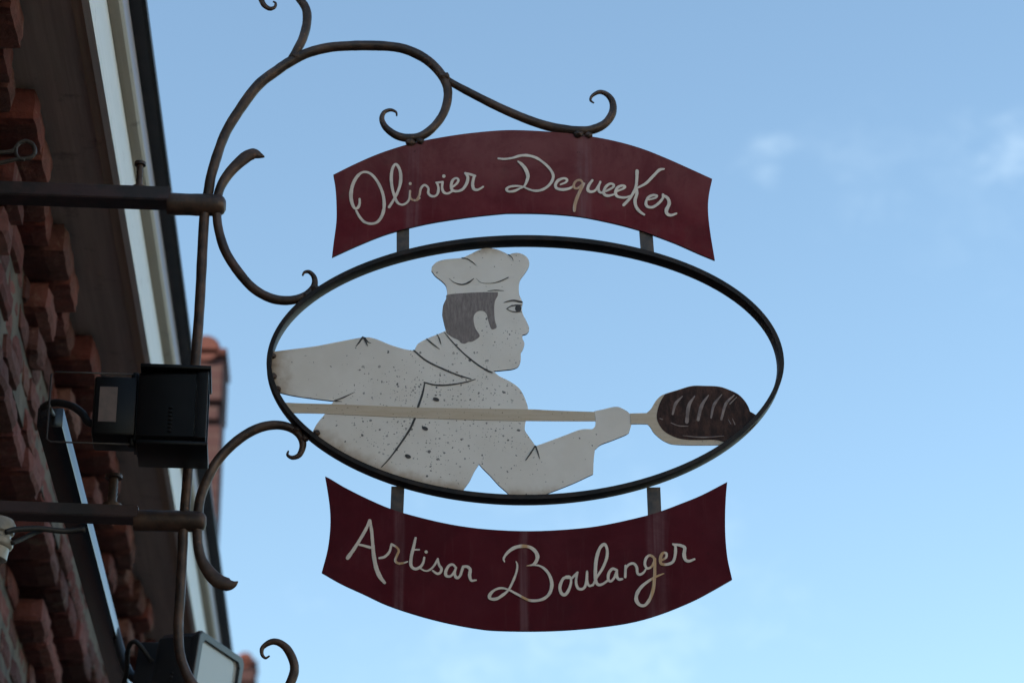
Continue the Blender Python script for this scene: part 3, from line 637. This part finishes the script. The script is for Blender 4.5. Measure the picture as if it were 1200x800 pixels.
run('roof', [(xg-.10, zl+.04), (-4.9, zl+3.6), (-9.0, zl+.06), (-8.9, zl-.04), (-4.9, zl+3.4), (xg-.10, zl+.025)], slate)  # roof out of view from below, built to keep direct sun off the sign
b = MB(); b.box(-8.8, LOWX-.32, YB-.2, YB-.003, 0, zl+.1); b.box(-8.8, LOWX-.32, YA+.003, YA+.2, 0, zl+.1); b.box(-8.8, -8.6, YA+.21, YB-.21, 0, zl+.05)
b.add([(-8.6, YB-.05, zl+.11), (-1.2, YB-.05, zl+.11), (-4.9, YB-.05, zl+3.2)], [(0, 1, 2)]); b.add([(-8.6, YA+.05, zl+.11), (-1.2, YA+.05, zl+.11), (-4.9, YA+.05, zl+3.2)], [(0, 1, 2)])
b.build('rear_wall', farbrick, house)

# houses further along the street: only the brick shoulder of each gable shows beyond the gutter
def far_house(Y0, Y1, shaft, cap, py, pym, label):
    yy = Y0; d0 = at(cap, py, yy); s0 = at(shaft, pym+30, yy); zt = d0.z; xc = d0.x; xs = s0.x; zm = at(cap, pym, yy).z
    h = root('brick_house', (xs, Y0, 0), label, 'house', 'brick houses further along the street')
    w = MB(); w.box(-8.5, xs-.6, Y0+.02, Y1, 0, zt-.15); w.build('wall', farbrick, h)
    w = MB(); w.box(xs-.9, xs, Y0, Y0+.34, 0, zt-.105); w.build('gable_pier', farbrick, h)
    k = MB(); k.bbox(xs-.5, xc, Y0-.06, Y0+.37, zm, zt-.10, .012); k.bbox(xs-.5, xc-.018, Y0-.03, Y0+.36, zm-.10, zm-.004, .01); k.build('gable_shoulder', farbrick, h)
    t = MB(); t.bbox(xs-.5, xc+.012, Y0-.08, Y0+.34, zt-.097, zt-.05, .01)
    T = Matrix.Translation((xc-.11, Y0-.08, zt-.055)) @ Matrix.Rotation(R(-90), 4, 'X'); t.lathe([(.075, 0), (.085, .02), (.085, .40), (.075, .42)], T, 18)
    t.build('coping_tile', tilem, h, True, 40)
    r_ = MB(); r_.add([(xs-.55, Y0+.40, zt-.2), (xs-.55, Y1, zt-.2), (-4.9, Y1, zt+3), (-4.9, Y0+.40, zt+3), (-8.9, Y0+.40, zt-.2), (-8.9, Y1, zt-.2)], [(0, 1, 2, 3), (3, 2, 5, 4), (0, 3, 4), (1, 5, 2)])
    r_.build('roof', tilem, h); return h
far_house(14.0, 25.9, 258.5, 265, 404, 474, 'taller red brick house whose capped gable shoulder rises behind the upper floodlight')
far_house(26.5, 38, 297.5, 300.5, 769, 800, 'distant red brick house showing a rounded orange tile beside the lower floodlight')

# ------------------------------------------------------------------ floodlight rail
rz = 2.0+CZ; rx1 = XZ(100.5, 605, rz); rx0 = XZ(78, 624, rz)
rzt = zat(107.5, 605, rx1)
ry0 = 5.035; ry1 = 7.3
rail = root('mounting_rail', (rx0, ry0, rz), 'long glossy black steel rail running along the brick wall behind the sign bars', 'rail')
MB().bbox(rx0, rx1, ry0, ry1, rz, rzt, .003).build('beam', railm, rail, True, 40)
for y in (5.58, 7.05): MB().bbox(HX-.02, rx0-.002, y-.012, y+.012, rz+.018, rzt-.022, .002).build('wall_arm', railm, rail, True, 40)

# floodlights
def lamp_local(name, T, L, W, Hh, back, label, sticker, yoke, visor, m, gl_lamp):
    """aims along local +x; W is its width in local y, Hh its height; origin at the middle of the glass"""
    o = root(name, T.translation, label, 'floodlight', 'floodlights lighting the sign')
    hb = MB()
    rings = [(-L, .78, .93), (-L*.93, .83, .96), (-L*.45, .93, .985), (-L*.12, .97, .99)]
    vs = []; fs = []
    def rect(x, sy, sz, r=.012):
        w = W/2*sy; h_ = Hh/2*sz
        return [(x, -w+r, -h_), (x, w-r, -h_), (x, w, -h_+r), (x, w, h_-r), (x, w-r, h_), (x, -w+r, h_), (x, -w, h_-r), (x, -w, -h_+r)]
    def loft(mbx, rr, cap0=True, cap1=True):
        v = [T @ Vector(p) for q in rr for p in q]; n = 8
        f = [(i*n+k, i*n+(k+1) % n, (i+1)*n+(k+1) % n, (i+1)*n+k) for i in range(len(rr)-1) for k in range(n)]
        if cap0: f.append(list(range(n)))
        if cap1: f.append([(len(rr)-1)*n+k for k in range(n)])
        mbx.add(v, f)
    loft(hb, [rect(*a) for a in rings], True, False)
    for k in range(7):                                               # cooling slots down the side
        z = -Hh*.36+k*Hh*.052
        for sgn in (-1, 1): hb.bbox(-L*.52, -L*.46, sgn*(W/2*.925)-.004, sgn*(W/2*.925)+.004, z, z+Hh*.022, .0008, T)
    hb.build('housing', m, o, True, 30)
    fr = MB()
    loft(fr, [rect(-L*.12+.001, 1.0, 1.0), rect(-.003, 1.03, 1.03), rect(.006, 1.03, 1.03), rect(.008, 1.01, 1.01), rect(.008, .86, .86), rect(-.01, .85, .85)], False, False)
    if visor:
        for sgn in (1, -1): fr.bbox(-L*.98, .012, -W/2*1.02, W/2*1.02, sgn*Hh/2*1.02-.004, sgn*Hh/2*1.02+.004, .002, T)
    fr.build('front_frame', m, o, True, 30)
    rf = MB(); loft(rf, [rect(-.011, .85, .85), rect(-L*.55, .5, .45)], False, True); rf.build('reflector', reflm, o)
    tb = MB(); tb.bbox(-L*.40, -L*.30, -W*.24, W*.24, -.008, .008, .003, T); tb.bbox(-L*.5, -L*.25, -W*.28, -W*.23, -.016, .016, .003, T); tb.bbox(-L*.5, -L*.25, W*.23, W*.28, -.016, .016, .003, T); tb.build('lamp_tube', lampm, o)
    MB().bbox(-.004, -.0005, -W/2*.86, W/2*.86, -Hh/2*.86, Hh/2*.86, .0008, T).build('glass', glassm, o)
    bx = MB(); x1 = -L-.002; x0 = x1-back
    bx.bbox(x0, x1, -W*.36, W*.36, -Hh*.39, Hh*.40, .006, T)
    bx.bbox(x1-.004, x1+.004, -W*.30, W*.30, -Hh*.44, Hh*.44, .002, T)
    bo = bx.build('rear_box', m, o, True, 30)
    if sticker: MB().bbox(x0+back*.14, x0+back*.55, -W*.36-.0012, -W*.36-.0002, -Hh*.22, Hh*.25, .0003, T).build('sticker', stick, bo)
    for sgn in (1, -1):
        MB().lathe([(.008, -.012), (.008, .004), (.006, .008), (.001, .009)], T @ Matrix.Translation((x1-.006, -W*.2, sgn*Hh*.44)) @ (Matrix.Identity(4) if sgn > 0 else Matrix.Rotation(math.pi, 4, 'X')), 10).build('screw', m, bo, True, 40)
    return o, x0, x1
p = at(238.5, 489, 4.86)
T1 = Matrix.Translation(p) @ Matrix.Rotation(R(2), 4, 'Z')
L1 = msize(76, p); H1 = .152
f1, x0, x1 = lamp_local('floodlight', T1, L1, .125, H1, msize(50, p), 'black floodlight with a brown sticker seen side on in front of the sign stem', True, True, True, blackm, False)
y = MB(); zt = H1*.47; xb_ = -L1-.006; xl = (at(66.5, 480, 4.95).x-p.x)
y.tube([T1 @ Vector((xb_, -.03, zt)), T1 @ Vector((xl+.008, -.03, zt)), T1 @ Vector((xl, -.03, zt-.006)), T1 @ Vector((xl, -.03, -zt+.006)), T1 @ Vector((xl+.008, -.03, -zt)), T1 @ Vector((xb_, -.03, -zt))], .0017, 8)
y.tube([T1 @ Vector((xl, -.03, .0)), Vector((rx1-.02, ry0+.01, rz+.03))], .004, 8)
y.build('bracket', zincm, f1, True)
cb = MB(); cpts = [at(a, b, yy) for a, b, yy in ((50, 478, 4.955), (58, 473, 4.94), (70, 472, 4.92), (85, 476, 4.89), (97, 485, 4.86), (103, 494, 4.85), (112, 498, 4.84))]
def smooth3(P, k=6):
    A = [P[0]*2-P[1]]+P+[P[-1]*2-P[-2]]; out = []
    for i in range(1, len(A)-2):
        for q in range(k): out.append(cr(A[i-1], A[i], A[i+1], A[i+2], q/k))
    return out+[P[-1]]
tag(MB().tube(smooth3(cpts), .0075, 10).build('cable', cablem, None, True), 'thick black cable looping from the rail end into the upper floodlight', 'cable')

p2 = at(251, 801, 6.35)
T2 = Matrix.Translation(p2) @ Matrix.Rotation(R(-22), 4, 'Z') @ Matrix.Rotation(R(7), 4, 'Y')
f2, x0, x1 = lamp_local('floodlight', T2, .115, .25, .19, .055, 'grey floodlight with pale glass facing right, cut by the bottom edge', False, False, False, greym, True)
q = MB(); zz = T2 @ Vector((x0, 0, 0))
q.tube(smooth3([zz+Vector((.01, 0, .0)), zz+Vector((-.05, 0, .02)), Vector((rx1-.01, zz.y+.02, rz+.03))]), .012, 10); q.build('bracket', greym, f2, True)
cp = [at(a, b, yy) for a, b, yy in ((178, 775, 6.3), (160, 752, 6.28), (150, 760, 6.3), (148, 790, 6.35), (138, 812, 6.4))]
tag(MB().tube(smooth3(cp), .006, 8).build('cable', cablem, None, True), 'thin black cable hanging behind the lower floodlight', 'cable')

# porcelain fitting at the left edge with its two black leads
pi = at(-4, 632, 4.915)
ins = root('porcelain_insulator', pi, 'white ringed porcelain insulator hanging under the lower sign bar at the left edge', 'insulator')
r = msize(20, pi); T = Matrix.Translation(pi) @ Matrix.Rotation(R(8), 4, 'Y'); h = msize(24, pi)/math.cos(PITCH)
MB().lathe([(r*.2, h), (r*.75, h*.98), (r*.92, h*.8), (r*.92, h*.35), (r*.8, h*.25), (r*.8, h*.1), (r, 0), (r*1.03, -h*.2), (r*.98, -h*.32), (r*.86, -h*.38), (r*.84, -h*.9), (r*.6, -h), (.001, -h)], T, 32).build('body', porc, ins, True, 40)
MB().tube([pi+Vector((0, 0, h*.9)), pi+Vector((0, .06, h*1.35))], r*.25, 10).build('hanger', iron, ins, True)
tag(MB().tube(smooth3([at(a, b, yy) for a, b, yy in ((6, 623, 4.893), (20, 620, 4.905), (45, 619, 4.925), (75, 622, 4.955), (100, 620, 4.962))]), .0058, 8).build('cable', cablem, None, True), 'black lead running right from the porcelain insulator under the lower bar', 'cable')
tag(MB().tube(smooth3([at(a, b, yy) for a, b, yy in ((14, 636, 4.90), (26, 631, 4.92), (40, 624, 4.94), (52, 620, 4.952))]), .0045, 8).build('cable', cablem, None, True), 'short black lead slanting up from the insulator to the bar', 'cable')

# eye hook in the wall
hy = 5.12
hook = MB(); pts = [(-60, 180), (-20, 178), (2, 178.5), (14, 177), (19, 172), (24, 167), (31, 165.5), (38, 169), (41, 177), (38, 183), (30, 186), (18, 187), (2, 190.5), (-20, 193), (-60, 197)]
hook.tube(smooth3([at(a, b, hy) for a, b in pts]), .0046, 8)
hook.tube(smooth3([at(a, b, hy-.002) for a, b in ((19, 173), (19, 180), (23, 186), (29, 187.5))]), .0035, 8)
tag(hook.build('eye_hook', zincm, None, True), 'looped wire eye hook sticking out of the brick wall above the upper bar', 'hook')

# ------------------------------------------------------------------ unseen houses behind the camera's right shoulder, added to bounce sunlight onto the sign
render = simple('cream_render', (.74, .67, .55), .9, 0, (.68, .60, .49), 2, .3, 30)
shut = simple('grey_shutter_paint', (.22, .25, .26), .6); wing = simple('dark_window_glass', (.03, .035, .04), .08); trimm = simple('white_trim_paint', (.72, .70, .66), .6)
def opposite(y0, y1, zt, label, colm):
    X = 7.2; h = root('added_bounce_house', (X, y0, 0), label, 'house')
    w = MB(); w.box(X, X+8, y0, y1, 0, zt); w.build('wall', colm, h)
    r_ = MB(); r_.add([(X-.35, y0, zt+.003), (X-.35, y1, zt+.003), (X+4, y1, zt+3), (X+4, y0, zt+3), (X+8.3, y0, zt+.003), (X+8.3, y1, zt+.003)], [(0, 1, 2, 3), (3, 2, 5, 4), (0, 3, 4), (1, 5, 2), (0, 4, 5, 1)]); r_.build('roof', tilem, h)
    n = int((y1-y0)/2.6)
    for i in range(n):
        yc = y0+(i+.5)*(y1-y0)/n
        for zb, hh in ((.9, 1.5), (3.7, 1.6)):
            if i == 1 and zb < 1:
                d = MB(); d.bbox(X-.05, X-.003, yc-.5, yc+.5, .05, 2.3, .01); d.build('door', shut, h); continue
            f = MB(); f.bbox(X-.05, X-.003, yc-.55, yc+.55, zb-.08, zb-.003, .01); f.bbox(X-.04, X-.003, yc-.5, yc-.44, zb, zb+hh, .005); f.bbox(X-.04, X-.003, yc+.44, yc+.5, zb, zb+hh, .005); f.bbox(X-.04, X-.003, yc-.437, yc+.437, zb+hh-.06, zb+hh, .005); f.bbox(X-.04, X-.003, yc-.03, yc+.03, zb+.003, zb+hh-.063, .005)
            o = f.build('window', trimm, h); MB().bbox(X-.02, X-.004, yc-.438, yc+.438, zb+.002, zb+hh-.064, .002).build('pane', wing, o)
            for s_ in (-1, 1): MB().bbox(X-.06, X-.004, yc+s_*.76-.25, yc+s_*.76+.25, zb-.02, zb+hh+.02, .006).build('shutter', shut, h)
opposite(-16, -5.02, 6.4, 'unseen cream rendered house with grey shutters, added across the street behind the viewer to bounce sunlight', render)
opposite(-5, 3.5, 6.9, 'taller unseen cream rendered house with grey shutters, added across the street to reflect sunlight onto the sign', render)

# ------------------------------------------------------------------ ground
gm = MB(); gm.add([(-400, -400, 0), (400, -400, 0), (400, 400, 0), (-400, 400, 0)], [(0, 1, 2, 3)])
tag(gm.build('ground', groundm), kind='structure')

# ------------------------------------------------------------------ light and sky
SUN_EL = 22; SUN_AZ = 248        # degrees clockwise from +Y: low behind the house on the left
sd = Vector((math.sin(R(SUN_AZ))*math.cos(R(SUN_EL)), math.cos(R(SUN_AZ))*math.cos(R(SUN_EL)), math.sin(R(SUN_EL))))
ld = bpy.data.lights.new('sun', 'SUN'); ld.energy = 4.4; ld.angle = R(.5); ld.color = (1, .92, .79)
lo_ = link(bpy.data.objects.new('sun', ld)); lo_.location = (-6, 0, 14); lo_.rotation_euler = sd.to_track_quat('Z', 'Y').to_euler()
w = bpy.data.worlds.new('World'); S.world = w; w.use_nodes = True; nt = w.node_tree; bg = nt.nodes['Background']
sky = N(nt, 'ShaderNodeTexSky'); sky.sky_type = 'NISHITA'; sky.sun_disc = False; sky.sun_elevation = R(SUN_EL); sky.sun_rotation = R(SUN_AZ)
sky.air_density = 1.0; sky.dust_density = .7; sky.ozone_density = .6; sky.altitude = 60
tc = N(nt, 'ShaderNodeTexCoord').outputs['Generated']
def direction(px, py): return (fw+rt*((px-600)/F)+up*((400-py)/F)).normalized()
nv = nz(nt, 30, 9, .68, vec=tc, stretch=(1, 1, 1.7), dist=.5); tot = None
for px, py, rad, amt in ((898, 198, .012, .13), (1190, 175, .018, .15), (1010, 200, .03, .04), (1120, 250, .035, .03), (700, 800, .09, .10)):
    d = direction(px, py); vm = N(nt, 'ShaderNodeVectorMath', operation='DISTANCE'); vm.inputs[1].default_value = d; nt.links.new(tc, vm.inputs[0])
    s = mth(nt, 'MULTIPLY', ramp(nt, mth(nt, 'ADD', vm.outputs['Value'], mth(nt, 'MULTIPLY', mth(nt, 'SUBTRACT', nv, .5), rad*3.2)), 0, rad, 1, 0), amt)
    tot = s if tot is None else mth(nt, 'ADD', tot, s)
tot = mth(nt, 'MULTIPLY', tot, ramp(nt, nz(nt, 75, 8, .65, vec=tc, stretch=(1, 1, 1.6), dist=.4), .35, .62, .2, 1.1))
sk = N(nt, 'ShaderNodeMix', data_type='RGBA', blend_type='MULTIPLY'); sk.inputs[0].default_value = 1; nt.links.new(sky.outputs[0], sk.inputs[6]); sk.inputs[7].default_value = (.97, 1.06, 1.04, 1)
c = mix(nt, tot, sk.outputs[2], (4.8, 5.7, 6.2)); nt.links.new(c, bg.inputs['Color']); bg.inputs['Strength'].default_value = .10
S.view_settings.view_transform = 'Standard'; S.view_settings.look = 'None'; S.view_settings.exposure = 1.40; S.view_settings.gamma = 1
S.render.engine = 'CYCLES'
S.render.resolution_x = 1024; S.render.resolution_y = 682
